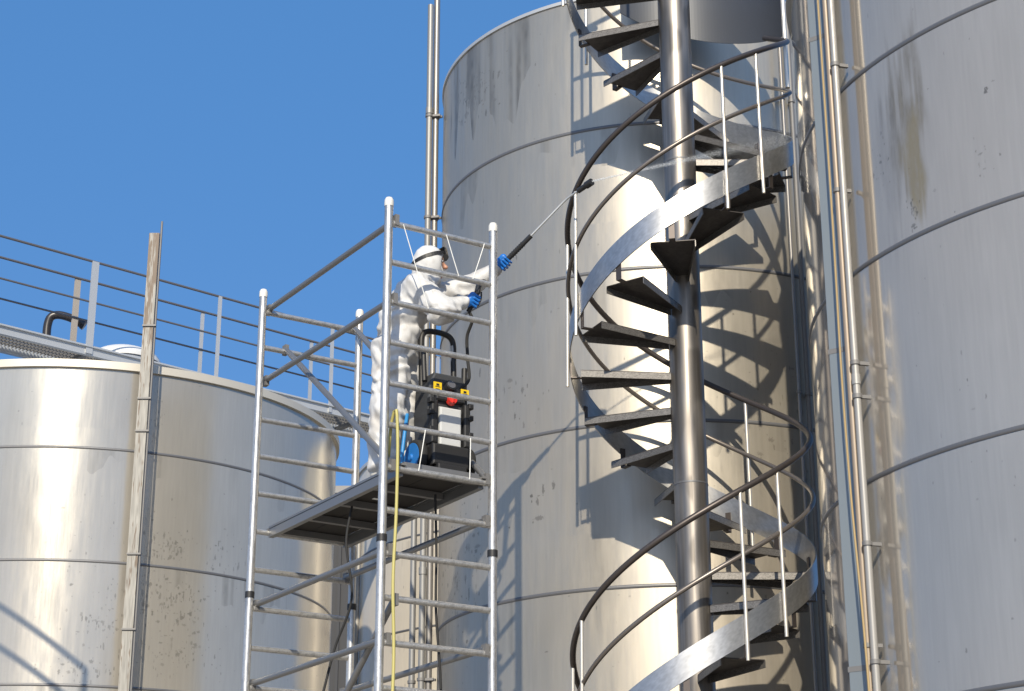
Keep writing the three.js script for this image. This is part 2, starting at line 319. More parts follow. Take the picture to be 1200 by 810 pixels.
// ------------------------------------------------------------------ duct and pipes on the right tank
{
  // outward directions on the right tank where the run stands
  const C = V(4.48, 0, -10.972);
  const on = (deg, off) => { const a = deg * pi / 180; return V(C.x + Math.sin(a) * (2.592 + off), 0, C.z + Math.cos(a) * (2.592 + off)); };
  const D = on(-75.0, 0.07);
  const t = thing('cable_duct', 'flat blue-grey galvanised duct running up the left side of the right tank', 'duct', [D.x, 0, D.z]);
  const ductM = std({ color: col(0.22, 0.25, 0.265), metalness: 0.35, roughness: 0.45 });
  const g = chamferBox(0.12, 8.6, 0.05, 0.004, 0, 4.3, 0); g.rotateY(-0.62); part('duct_face', g, ductM, t);
  for (const y of [1.2, 3.4, 5.25, 7.3]) { const b = box(0.13, 0.03, 0.06, 0, y, -0.003); b.rotateY(-0.62); part('strap', b, M.galvDark, t); }
  const P1 = on(-71.6, 0.10), P2 = on(-70.2, 0.10);
  pipeThing('brown stained pipe between the duct and the white pipe', P1.x, P1.z, 0.019, 8.7, std({ color: col(0.33, 0.27, 0.21), metalness: 0.3, roughness: 0.5 }), { clips: [6.2, 3.5], cx: 0.08, cz: -0.01 });
  pipeThing('white pipe with clamps running up the right tank', P2.x, P2.z, 0.021, 8.8, M.whitePipe, { clips: [7.0, 5.1, 4.9, 4.05, 3.4], joints: [5.0], cx: 0.08, cz: -0.02 });
  const Q = [[-71.9, 8.3], [-71.7, 6.0], [-71.9, 5.0], [-71.5, 4.3], [-70.6, 3.6], [-70.2, 2.9], [-70.5, 1.5], [-70.7, 0.1]].map(([a, y]) => on(a, 0.145).setY(y));
  single('power_cable', hose(Q, 0.0065, 80, 8), std({ color: col(0.36, 0.26, 0.12), roughness: 0.6 }), 'thin ochre cable hanging along the pipes on the right tank', 'cable');
}
// pipe pair on the middle tank behind the right side of the staircase
pipeThing('thinner grey pipe on the middle tank behind the staircase', 2.19, -13.60, 0.013, 9.5, std({ color: col(0.26, 0.25, 0.24), metalness: 0.5, roughness: 0.45 }), { clips: [8.6, 6.1, 3.8], cz: -0.06 });
pipeThing('dull thin pipe on the middle tank nearest the right tank', 2.27, -13.66, 0.02, 9.5, M.galvDark, { clips: [8.6, 6.1, 3.8], cz: -0.06 });

// ------------------------------------------------------------------ spiral staircase
{
  const AX = V(1.2213, 0, -12.4), R = 0.8215, P = 3.0556;
  const t = thing('spiral_staircase', 'steel spiral staircase winding up a central column before the middle tank', 'staircase', [AX.x, 0, AX.z]);
  const colTex = tex(256, 1024, (u, v, c) => { const n = 0.5 * vn(u * 20, v * 60) + 0.5 * vn(u * 60, v * 30 + 5), s = smooth(0.62, 0.8, vn(u * 9 + 3, v * 48)) * 0.35; const k = (0.14 + 0.15 * n) * (1 - s); c[0] = k * 1.10; c[1] = k; c[2] = k * 0.89; });
  const colR = tex(128, 512, (u, v, c) => { c[0] = c[2] = 0; c[1] = 0.30 + 0.28 * (0.6 * vn(u * 10, v * 40) + 0.4 * vn(u * 50, v * 90)); }, false);
  const colM = std({ map: colTex, metalness: 0.8, roughness: 0.9, roughnessMap: colR });
  const darkSteel = std({ color: col(0.085, 0.072, 0.066), metalness: 0.6, roughness: 0.42 });
  const treadTex = tex(256, 256, (u, v, c) => { const n = vn(u * 30, v * 30) * 0.5 + vn(u * 90, v * 90) * 0.5, k = 0.035 + 0.05 * n; c[0] = k * 1.12; c[1] = k; c[2] = k * 0.95; });
  const treadM = std({ map: treadTex, metalness: 0.45, roughness: 0.5 });
  const lipTex = tex(256, 64, (u, v, c) => { const n = vn(u * 90, v * 12) * 0.6 + vn(u * 200, v * 40) * 0.4, k = 0.07 + 0.20 * n; c[0] = k * 1.06; c[1] = k; c[2] = k * 0.93; });
  const lipM = std({ map: lipTex, metalness: 0.55, roughness: 0.42 });
  const bandTex = tex(1024, 64, (u, v, c) => { const n = 0.5 * vn(u * 160, v * 6) + 0.5 * vn(u * 256, v * 20), k = 0.34 + 0.16 * n; c[0] = k; c[1] = k * 0.99; c[2] = k * 0.97; });
  const bandM = std({ map: bandTex, metalness: 0.85, roughness: 0.33 });
  const rad = pi / 180, pol = (a, r, y) => V(Math.sin(a) * r, y, Math.cos(a) * r), rise = a => P * a / (2 * pi);
  part('column', rod([0, 0, 0], [0, 10.9, 0], 0.117, 40), colM, t);
  for (const y of [2.6, 5.03, 7.45]) part('column_collar', rod([0, y - 0.006, 0], [0, y + 0.006, 0], 0.1195, 40), M.weld, t);
  const a0 = -775 * rad, a1 = 345 * rad;
  const helix = (y0, r, s, e, n) => { const q = []; for (let i = 0; i <= n; i++) { const a = s + (e - s) * i / n; q.push(pol(a, r, y0 + rise(a))); } return q; };
  function strip(y0, y1, r, th, s, e, n, slope = P) {   // curved plate with thickness
    const pos = [], uv = [], idx = [];
    for (let i = 0; i <= n; i++) {
      const a = s + (e - s) * i / n, h = slope * a / (2 * pi);
      for (const [rr, y] of [[r, y0], [r, y1], [r - th, y1], [r - th, y0]]) { const p = pol(a, rr, y + h); pos.push(p.x, p.y, p.z); uv.push(i / n * 4, y === y1 ? 1 : 0); }
      if (i < n) for (let k = 0; k < 4; k++) { const a_ = i * 4 + k, b_ = i * 4 + (k + 1) % 4, c_ = a_ + 4, d_ = b_ + 4; idx.push(a_, c_, b_, b_, c_, d_); }
    }
    const l = n * 4; idx.push(0, 1, 2, 0, 2, 3, l, l + 2, l + 1, l, l + 3, l + 2);
    const g = new THREE.BufferGeometry(); g.setAttribute('position', new THREE.Float32BufferAttribute(pos, 3)); g.setAttribute('uv', new THREE.Float32BufferAttribute(uv, 2)); g.setIndex(idx);
    const f = g.toNonIndexed(); f.computeVertexNormals();
    return f;
  }
  const band = strip(6.712, 6.897, R, 0.008, a0, a1, 560);
  { // smooth normals along the band, crisp at its edges
    const p = band.attributes.position, n = band.attributes.normal;
    for (let i = 0; i < p.count; i++) { const x = p.getX(i), z = p.getZ(i), l = Math.hypot(x, z), s = Math.sign(n.getX(i) * x + n.getZ(i) * z); if (Math.abs(n.getY(i)) < 0.4 && Math.abs(n.getX(i) * x + n.getZ(i) * z) / l > 0.8) n.setXYZ(i, s * x / l, 0, s * z / l); }
  }
  part('outer_band', band, bandM, t);
  part('handrail', hose(helix(7.693, R, a0, 118 * rad, 120), 0.021, 700, 10), darkSteel, t);
  part('middle_rail', hose(helix(7.274, R, a0, 300 * rad, 130), 0.016, 700, 10), std({ color: col(0.20, 0.175, 0.155), metalness: 0.65, roughness: 0.38 }), t);
  part('handrail', hose(helix(7.693, R, 225 * rad, a1, 20), 0.021, 120, 10), darkSteel, t);
  // folded sheet treads
  const hw = 11.6 * rad, ri = 0.112, ro = 0.752;
  const plan = [[ri, -0.045], [ro * Math.cos(hw), -ro * Math.sin(hw)], [ro * Math.cos(hw), ro * Math.sin(hw)], [ri, 0.045]];   // [radial, tangential]
  const sh = new THREE.Shape(); plan.forEach((q, i) => (i ? sh.lineTo(q[1], q[0]) : sh.moveTo(q[1], q[0]))); sh.closePath();
  const top = new THREE.ExtrudeGeometry(sh, { depth: 0.006, bevelEnabled: false }); top.rotateX(pi / 2); // y down from 0, z = radial
  const lipBetween = (p, q, h) => bar([p[1], -0.007 - h / 2, p[0]], [q[1], -0.007 - h / 2, q[0]], 0.006, h);
  const under = top, lipA = lipBetween(plan[0], plan[1], 0.045), lipB = lipBetween(plan[2], plan[3], 0.045);
  const hanger = merge([box(0.04, 0.006, 0.075, 0, -0.010, 0.772), box(0.04, 0.15, 0.006, 0, 0.062, 0.8085)]);
  const first = -27, last = 12, ts = 360 / 13;
  for (let k = first; k <= last; k++) {
    const a = (-10.5 + ts * k) * rad, g = new THREE.Group(); g.name = 'tread'; g.position.y = 6.627 + rise(a); g.rotation.y = a; t.add(g);
    part('tread_plate', under, treadM, g);
    part('folded_edge', lipA, lipM, g); part('folded_edge', lipB, lipM, g); part('hanger', hanger, darkSteel, g);
  }
  // stanchions
  const posts = [16.5, 37, 144, -69, -97];
  for (const turn of [-2, -1, 0]) for (const d of posts) {
    const a = (d + 360 * turn) * rad; if (a < a0 + 0.05 || (turn === 0 && d > 115)) continue;
    const p0 = pol(a, R + 0.016, 6.60 + rise(a)), p1 = pol(a, R + 0.004, 7.685 + rise(a));
    part('stanchion', rod(p0, p1, 0.0125, 10), M.stanchion || (M.stanchion = std({ color: col(0.66, 0.62, 0.55), metalness: 0.6, roughness: 0.36 })), t);
  }
  for (const d of [230, 262, 291, 330]) { const a = d * rad; part('stanchion', rod(pol(a, R + 0.016, 6.60 + rise(a)), pol(a, R + 0.004, 7.685 + rise(a)), 0.0125, 10), M.stanchion, t); }
  // curved guard sheet at the top turn
  const guard = strip(8.05, 8.62, R + 0.02, 0.006, 97 * rad, 205 * rad, 60, 1.9);
  part('guard_sheet', guard, std({ color: col(0.10, 0.105, 0.115), metalness: 0.5, roughness: 0.45 }), t);
  part('guard_post', rod(pol(97 * rad, R + 0.02, 7.3 + 0.82), pol(97 * rad, R + 0.02, 9.5), 0.018, 12), M.stanchion, t);
  // wall stays to the tank
  for (const y of [3.1, 6.2, 9.25]) part('wall_stay', bar([0.0, y, -0.11], [0.02, y, -1.085], 0.05, 0.05), darkSteel, t);
}

// ------------------------------------------------------------------ scaffold tower
const S = 0.28, B0 = V(-0.817, 0, -11.4424), U = V(0.84720199, 0, -0.53127092), Wv = V(-0.53127092, 0, -0.84720199), FW = 0.8123, FL = 1.9682, H1 = 6.5756;
const sc = (s, tt, y) => U.clone().multiplyScalar(s).addScaledVector(Wv, tt).setY(y);
const ry = k => H1 - S * (k - 1);
const DECK = ry(7) + 0.058;
{
  const t = thing('scaffold_tower', 'narrow aluminium scaffold tower carrying the worker', 'scaffold', [B0.x, 0, B0.z]);
  for (const [s, tt] of [[0, 0], [FW, 0], [0, FL], [FW, FL]]) {
    const seg = [[0.12, 2.43], [2.43, 4.43], [4.43, H1 + 0.13]];
    for (const [a, b] of seg) part('post', rod(sc(s, tt, a + (a > 1 ? 0.004 : 0)), sc(s, tt, b - 0.004), 0.0285, 20), M.aluminium, t);
    for (const y of [2.43, 4.43]) part('coupling_ring', rod(sc(s, tt, y - 0.022), sc(s, tt, y + 0.022), 0.034, 20), M.blackPlastic, t);
    const cp = [[0.0305, 0], [0.0315, 0.02], [0.030, 0.045], [0.022, 0.062], [0, 0.068]].map(q => new THREE.Vector2(...q));
    const cap = new THREE.LatheGeometry(cp, 20), p = sc(s, tt, H1 + 0.115); cap.translate(p.x, p.y, p.z); part('post_cap', cap, M.aluCap, t);
    const f = sc(s, tt, 0); part('base_foot', merge([rod(f.clone().setY(0.0), f.clone().setY(0.02), 0.07, 20), rod(f.clone().setY(0.02), f.clone().setY(0.14), 0.02, 12)]), M.galvDark, t);
  }
  for (const tt of [0, FL]) for (let k = 1; k <= 23; k++) {
    if (tt && k === 3) continue;
    const y = ry(k); if (y < 0.3) continue;
    part('rung', rod(sc(0.027, tt, y), sc(FW - 0.027, tt, y), 0.0205, 14), M.aluminium, t);
  }
  const brace = (s0, k0, s1, k1, out = 0.0, from = 0, to = FL) => {
    const a = sc(s0, to, ry(k0) + out), b = sc(s1, from, ry(k1) + out);
    const bm = part('brace', rod(a, b, 0.0215, 12), M.aluminiumDull, t);
    for (const [q, dir] of [[a, -1], [b, 1]]) { const h = q.clone(); part('hook', merge([bar(h.clone().setY(h.y - 0.045), h.clone().setY(h.y + 0.03), 0.03, 0.055, Wv)]), M.galvDark, bm); }
    return bm;
  };
  const D1 = 0.052;
  brace(D1, 1, D1, 1, 0.03); brace(D1, 3, D1, 3, 0.03);
  brace(0.20, 2, 0.06, 7, 0.02);
  brace(FW - D1, 1, FW - D1, 7, 0.03);
  brace(D1, 9, D1, 9, 0.03); brace(FW - D1, 8, FW - D1, 8, 0.03);
  brace(D1, 11, D1, 11, 0.03); brace(FW - D1, 11, FW - D1, 11, 0.03);
  brace(0.10, 15.6, 0.10, 10, 0.0);
  brace(D1, 17, D1, 17, 0.03); brace(FW - D1, 17, FW - D1, 17, 0.03);
  // deck
  const y7 = ry(7);
  const deck = new THREE.Group(); deck.name = 'deck'; t.add(deck);
  for (const s of [0.135, 0.735]) part('side_rail', merge([bar(sc(s, 0.02, y7 + 0.0), sc(s, FL - 0.02, y7 + 0.0), 0.03, 0.05), bar(sc(s, 0.02, y7 + 0.035), sc(s, FL - 0.02, y7 + 0.035), 0.04, 0.016), bar(sc(s, 0.02, y7 - 0.032), sc(s, FL - 0.02, y7 - 0.032), 0.04, 0.012)]), M.aluminiumDull, deck);
  for (const tt of [0.045, 0.5, 0.98, 1.46, FL - 0.045]) part('cross_member', bar(sc(0.152, tt, y7 + 0.015), sc(0.718, tt, y7 + 0.015), 0.04, 0.045), M.galvDark, deck);
  for (const [s0, s1] of [[0.158, 0.432], [0.438, 0.712]]) part('deck_board', bar(sc((s0 + s1) / 2, 0.03, y7 + 0.049), sc((s0 + s1) / 2, FL - 0.03, y7 + 0.049), s1 - s0, 0.014), M.plyUnder, deck);
  for (const s of [0.135, 0.735]) for (const tt of [0.0, FL]) part('deck_hook', bar(sc(s, tt - 0.03, y7 + 0.027), sc(s, tt + 0.03, y7 + 0.027), 0.035, 0.014), M.galvDark, deck);
  part('deck_end_bar', bar(sc(0.155, 0.026, y7 + 0.036), sc(0.715, 0.026, y7 + 0.036), 0.03, 0.04), M.aluminiumDull, deck);
  part('deck_label', bar(sc(0.30, 0.70, y7 - 0.009), sc(0.36, 0.70, y7 - 0.009), 0.03, 0.003), M.whiteCord, deck);
}

// ------------------------------------------------------------------ blob meshing for the worker
function meshField(fn, c, half, res, maxPoly = 90000) {
  const mc = new MarchingCubes(res, new THREE.MeshStandardMaterial(), false, false, maxPoly);
  mc.isolation = 0; const hs = res / 2, f = mc.field; const p = V(0, 0, 0);
  for (let k = 0; k < res; k++) for (let j = 0; j < res; j++) for (let i = 0; i < res; i++) {
    p.set(c[0] + (i - hs) / hs * half, c[1] + (j - hs) / hs * half, c[2] + (k - hs) / hs * half); f[k * res * res + j * res + i] = -fn(p);
  }
  mc.update();
  const n = mc.count, g = new THREE.BufferGeometry(), pos = new Float32Array(n * 3), nor = new Float32Array(n * 3);
  for (let i = 0; i < n * 3; i++) { pos[i] = mc.positionArray[i] * half + c[i % 3]; nor[i] = mc.normalArray[i]; }
  for (let i = 0; i < n; i++) { const l = Math.hypot(nor[3 * i], nor[3 * i + 1], nor[3 * i + 2]) || 1; nor[3 * i] /= l; nor[3 * i + 1] /= l; nor[3 * i + 2] /= l; }
  g.setAttribute('position', new THREE.BufferAttribute(pos, 3)); g.setAttribute('normal', new THREE.BufferAttribute(nor, 3));
  return g;
}
const smin = (a, b, k) => { const h = Math.max(0, Math.min(1, 0.5 + 0.5 * (b - a) / k)); return b * (1 - h) + a * h - k * h * (1 - h); };
function capsule(p, b) {                                // tapered capsule, b = [ax,ay,az, bx,by,bz, ra, rb, bx-bay...]
  const ex = b[3] - b[0], ey = b[4] - b[1], ez = b[5] - b[2], px = p.x - b[0], py = p.y - b[1], pz = p.z - b[2];
  const t = Math.max(0, Math.min(1, (px * ex + py * ey + pz * ez) / (ex * ex + ey * ey + ez * ez + 1e-9)));
  return Math.hypot(px - ex * t, py - ey * t, pz - ez * t) - (b[6] + (b[7] - b[6]) * t);
}
const bone = (a, b, ra, rb = ra) => [...a, ...b, ra, rb];

// ------------------------------------------------------------------ worker in a white hooded coverall
const handL = [-0.052, 6.585, -12.175], handR = [-0.258, 6.205, -11.93];
const gunEnd = [0.135, 6.745, -12.07], bend = [0.382, 6.975, -11.96], tip = [0.528, 7.015, -11.80];
{
  const w = thing('person', 'worker in white hooded coverall and blue gloves aiming a spray lance', 'person', [0, 0, 0]);
  const dk = DECK;
  const hipR = [-0.815, 5.85, -11.940], hipL = [-0.775, 5.85, -12.115], kneeR = [-0.825, 5.42, -11.905], kneeL = [-0.700, 5.44, -12.14], anR = [-0.865, dk + 0.10, -11.93], anL = [-0.735, dk + 0.10, -12.15];
  const pel = [-0.795, 5.90, -12.03], wai = [-0.762, 6.05, -12.03], che = [-0.678, 6.25, -12.03], nek = [-0.598, 6.39, -12.03];
  const shR = [-0.650, 6.285, -11.855], shL = [-0.575, 6.325, -12.19], elR = [-0.475, 6.075, -11.765], elL = [-0.315, 6.415, -12.235];
  const wrR = [-0.335, 6.160, -11.875], wrL = [-0.115, 6.545, -12.195];
  const head = V(-0.572, 6.515, -12.02);
  const bones = [
    bone(hipR, kneeR, 0.128, 0.116), bone(kneeR, anR, 0.116, 0.098), bone(hipL, kneeL, 0.118, 0.104), bone(kneeL, anL, 0.106, 0.092),
    bone([hipR[0], hipR[1], hipR[2]], [hipL[0], hipL[1], hipL[2]], 0.125, 0.125), bone([pel[0], pel[1], pel[2] + 0.05], [wai[0], wai[1], wai[2] + 0.05], 0.142, 0.140), bone([pel[0], pel[1], pel[2] - 0.05], [wai[0], wai[1], wai[2] - 0.05], 0.142, 0.140),
    bone([wai[0], wai[1], wai[2] + 0.06], [che[0], che[1], che[2] + 0.075], 0.140, 0.132), bone([wai[0], wai[1], wai[2] - 0.06], [che[0], che[1], che[2] - 0.075], 0.140, 0.132),
    bone(che, nek, 0.142, 0.092), bone(shR, shL, 0.092, 0.092),
    bone(shR, elR, 0.094, 0.088), bone(elR, wrR, 0.090, 0.054), bone(shL, elL, 0.090, 0.082), bone(elL, wrL, 0.082, 0.050),
    bone(nek, [head.x, head.y - 0.02, head.z], 0.09, 0.10)];
  const body = p => {
    let d = 1e3; for (const b of bones) { const q = capsule(p, b); if (q < d + 0.06) d = smin(d, q, 0.035); else if (q < d) d = q; }
    // hood: an egg round the head, open to the front
    const hx = p.x - head.x, hy = p.y - head.y, hz = p.z - head.z;
    const q = (Math.hypot(hx / 0.118, hy / 0.132, hz / 0.108) - 1) * 0.11; d = smin(d, q, 0.03);
    if (d < 0.12 && d > -0.08) {                         // loose creased fabric
      const l = 1 - smooth(6.38, 6.45, p.y);
      d += (0.3 + 0.7 * l) * (0.018 * nz(p.x * 8, p.y * 9, p.z * 8) + 0.012 * nz(p.x * 21 + 9 + p.y * 8, p.y * 15 + p.x * 12, p.z * 21) + 0.009 * Math.sin(p.y * 52 + 7 * nz(p.x * 5, p.y * 5, p.z * 5)) * smooth(0.0, 0.6, 0.5 + nz(p.x * 6, p.y * 3 + 40, p.z * 6)) * l);
      // gathered waist
      d += 0.012 * Math.exp(-Math.pow((p.y - 6.0 - 0.25 * (p.x + 0.77)) / 0.02, 2));
      const fx = p.x - (head.x + 0.125), fy = p.y - (head.y - 0.012), fz = p.z - head.z, face = (Math.hypot(fx / 0.085, fy / 0.086, fz / 0.07) - 1) * 0.07;
      d = -smin(-d, face, 0.012);
    }
    return d;
  };
  const tyvek = std({ color: col(0.60, 0.60, 0.595), roughness: 0.6 });
  const bg = meshField(body, [-0.47, 5.78, -12.02], 0.98, 168, 160000);
  { const p = bg.attributes.position, c = new Float32Array(p.count * 3);
    for (let i = 0; i < p.count; i++) { const x = p.getX(i), y = p.getY(i), z = p.getZ(i), d = smooth(0.05, 0.45, nz(x * 7 + 3, y * 6, z * 7)) * 0.22 + smooth(0.15, 0.5, nz(x * 30, y * 22, z * 30)) * 0.14; c[3 * i] = 1 - d * 0.9; c[3 * i + 1] = 1 - d; c[3 * i + 2] = 1 - d * 1.1; }
    bg.setAttribute('color', new THREE.BufferAttribute(c, 3)); tyvek.vertexColors = true; }
  part('coverall', bg, tyvek, w);
  const hem = []; for (let i = 0; i <= 28; i++) { const a = i / 28 * 2 * pi; hem.push(V(head.x + 0.092 - 0.012 * Math.cos(a * 2), head.y - 0.012 + 0.078 * Math.sin(a), head.z + 0.066 * Math.cos(a))); }
  part('hood_hem', hose(hem, 0.007, 56, 8), std({ color: col(0.58, 0.58, 0.575), roughness: 0.6 }), w);
  // face inside the hood opening
  const face = p => {
    const x = p.x - head.x, y = p.y - head.y, z = p.z - head.z;
    let d = (Math.hypot((x - 0.008) / 0.095, y / 0.115, z / 0.078) - 1) * 0.09;
    d = smin(d, capsule(p, bone([head.x + 0.085, head.y + 0.005, head.z], [head.x + 0.116, head.y - 0.028, head.z], 0.010, 0.015)), 0.014);   // nose
    d = smin(d, capsule(p, bone([head.x + 0.080, head.y + 0.032, head.z - 0.035], [head.x + 0.080, head.y + 0.032, head.z + 0.035], 0.016)), 0.015);   // brow
    d = smin(d, capsule(p, bone([head.x + 0.070, head.y - 0.092, head.z - 0.01], [head.x + 0.070, head.y - 0.092, head.z + 0.01], 0.024)), 0.02);   // chin
    for (const s of [-1, 1]) d = Math.max(d, -((Math.hypot(x - 0.098, (y - 0.008) * 1.2, z - s * 0.030)) - 0.016));
    d = smin(d, capsule(p, bone([head.x + 0.088, head.y - 0.052, head.z - 0.02], [head.x + 0.088, head.y - 0.052, head.z + 0.02], 0.009)), 0.006);
    d = Math.max(d, -capsule(p, bone([head.x + 0.100, head.y - 0.058, head.z - 0.020], [head.x + 0.100, head.y - 0.058, head.z + 0.020], 0.0035)));
    return d;
  };
  const skin = std({ color: col(0.50, 0.26, 0.17), roughness: 0.5 });
  const fc = part('face', meshField(face, [head.x, head.y, head.z], 0.15, 84, 60000), skin, w);
  for (const s of [-1, 1]) part('eye', new THREE.SphereGeometry(0.011, 14, 10).translate(head.x + 0.088, head.y + 0.008, head.z + s * 0.030), std({ color: col(0.6, 0.6, 0.58), roughness: 0.2 }), fc);
  // goggles on a black strap round the hood
  const gog = new THREE.Group(); gog.name = 'goggles'; w.add(gog);
  const ring = []; for (let i = 0; i <= 40; i++) { const a = i / 40 * 2 * pi; const q = V(Math.cos(a) * 0.126, 0.020 + Math.cos(a) * 0.045, Math.sin(a) * 0.114); ring.push(q.add(head)); }
  const sb = []; for (let i = 0; i < 40; i++) sb.push(bar(ring[i], ring[i + 1], 0.006, 0.024));
  part('strap', merge(sb), M.blackPlastic, gog);
  const lens = new THREE.CylinderGeometry(0.118, 0.118, 0.055, 30, 1, false, pi / 2 - 0.62, 1.24); lens.rotateZ(0.22); lens.translate(head.x + 0.014, head.y + 0.052, head.z); part('lens_frame', lens, M.blackPlastic, gog);
  // boots
  const boot = std({ color: col(0.55, 0.55, 0.52), roughness: 0.6 });
  for (const [a, tz] of [[anR, 0.02], [anL, -0.01]]) {
    const f = p => { let d = smin(capsule(p, bone([a[0], dk + 0.11, a[2]], [a[0] + 0.01, dk + 0.05, a[2]], 0.058, 0.052)), capsule(p, bone([a[0] + 0.02, dk + 0.045, a[2]], [a[0] + 0.19, dk + 0.035, a[2] + tz], 0.048, 0.040)), 0.04); d = smin(d, capsule(p, bone([a[0] - 0.035, dk + 0.035, a[2]], [a[0], dk + 0.035, a[2]], 0.040)), 0.02); return Math.max(d, dk + 0.002 - p.y); };
    part('boot', meshField(f, [a[0] + 0.07, dk + 0.07, a[2]], 0.2, 60, 30000), boot, w);
  }
  // gloved hands closed round the lance: local x along the shaft, z away from the wrist
  const glove = std({ color: col(0.012, 0.15, 0.52), roughness: 0.42 });
  function hand(pos, shaft, wrist, mir) {
    const X = A3(shaft).normalize(), Z0 = A3(pos).sub(A3(wrist)).normalize(), Y = new THREE.Vector3().crossVectors(Z0, X).normalize(), Z = new THREE.Vector3().crossVectors(X, Y).normalize();
    if (mir) { Y.negate(); X.negate(); }
    const wl = A3(wrist).sub(A3(pos)), wx = wl.dot(X), wy = wl.dot(Y), wz = wl.dot(Z), L = Math.hypot(wx, wy, wz), s = 0.100 / L;
    const bs = [], fin = [[-0.034, 1.0, 0.0098], [-0.011, 1.06, 0.0102], [0.012, 1.0, 0.0098], [0.034, 0.86, 0.0086]];
    const palm = [bone([-0.030, 0.006, -0.036], [0.030, 0.004, -0.036], 0.020, 0.018), bone([-0.022, 0.0, -0.04], [wx * s * 0.7, wy * s * 0.7, wz * s * 0.7], 0.022, 0.024), bone([0.022, 0.0, -0.04], [wx * s * 0.7, wy * s * 0.7, wz * s * 0.7], 0.020, 0.024), bone([wx * s * 0.6, wy * s * 0.6, wz * s * 0.6], [wx * s * 1.5, wy * s * 1.5, wz * s * 1.5], 0.028, 0.034)];
    for (const [x, l, r] of fin) { const k = [[x, 0.024, -0.034], [x * 1.03, 0.036 * l, 0.004], [x * 1.03, 0.016, 0.032 * l], [x, -0.014, 0.027 * l]]; for (let i = 0; i < 3; i++) bs.push(bone(k[i], k[i + 1], r * (1 - 0.06 * i), r * (0.96 - 0.06 * i))); }
    const th = [[-0.030, -0.010, -0.046], [-0.050, -0.026, -0.018], [-0.034, -0.030, 0.012], [-0.012, -0.030, 0.022]]; const tb = []; for (let i = 0; i < 3; i++) tb.push(bone(th[i], th[i + 1], 0.0125 - 0.0012 * i, 0.0118 - 0.0012 * i));
    const f = p => { let d = 1e3; for (const b of palm) d = smin(d, capsule(p, b), 0.016); for (let i = 0; i < bs.length; i += 3) { let e = 1e3; for (let j = 0; j < 3; j++) e = smin(e, capsule(p, bs[i + j]), 0.004); d = smin(d, e, 0.005); } let e = 1e3; for (const b of tb) e = smin(e, capsule(p, b), 0.005); return smin(d, e, 0.008); };
    const g = meshField(f, [0, 0, -0.045], 0.125, 84, 60000); g.applyMatrix4(new THREE.Matrix4().makeBasis(X, Y, Z)); g.translate(...pos);
    if (mir) { /* left and right hands differ only in which way the fingers close */ }
    part('glove', g, glove, w);
  }
  const sh = A3(gunEnd).sub(A3(handL));
  hand(handL, [sh.x, sh.y, sh.z], wrL, false);
  hand(handR, [0.42, 0.80, 0.15], wrR, false);
}
// ------------------------------------------------------------------ spray lance
{
  const t = thing('spray_lance', 'black pressure-washer lance with steel wand held by the worker', 'spray lance', handR);
  const o = A3(handR), L = q => A3(q).sub(o);
  const a = L(handR), b = L(handL), e = L(gunEnd), dir = e.clone().sub(b).normalize();
  const tail = b.clone().addScaledVector(dir, -0.17);
  part('grip', hose([a.clone().addScaledVector(V(0.42, 0.80, 0.15).normalize(), -0.085), a, a.clone().add(V(0.03, 0.075, 0.0))], 0.0165, 20, 12), M.blackPlastic, t);
  part('body', merge([hose([a.clone().add(V(0.022, 0.06, 0)), a.clone().add(V(0.035, 0.14, -0.05)), tail, b.clone().addScaledVector(dir, -0.08)], 0.021, 30, 12)]), M.blackPlastic, t);
  part('trigger', hose([a.clone().add(V(0.05, 0.06, 0.01)), a.clone().add(V(0.045, 0.0, 0.012)), a.clone().add(V(0.02, -0.05, 0.01))], 0.006, 16, 8), M.blackPlastic, t);
  part('fore_grip', rod(b.clone().addScaledVector(dir, -0.09), e, 0.0175, 14), M.blackPlastic, t);
  for (let i = 0; i < 7; i++) { const q = b.clone().addScaledVector(dir, 0.07 + i * 0.018); part('grip_ring', rod(q, q.clone().addScaledVector(dir, 0.008), 0.0205, 14), M.rubber, t); }
  part('wand', hose([e, e.clone().lerp(L(bend), 0.5), e.clone().lerp(L(bend), 0.95), L(bend).clone().lerp(L(tip), 0.12), L(tip)], 0.0075, 60, 10), M.galv, t);
  const nd = L(tip).sub(L(bend)).normalize(); part('nozzle', merge([rod(L(tip).addScaledVector(nd, -0.10), L(tip).addScaledVector(nd, 0.02), 0.019, 16), rod(L(tip).addScaledVector(nd, -0.02), L(tip).addScaledVector(nd, 0.035), 0.026, 16)]), M.blackPlastic, t);
}
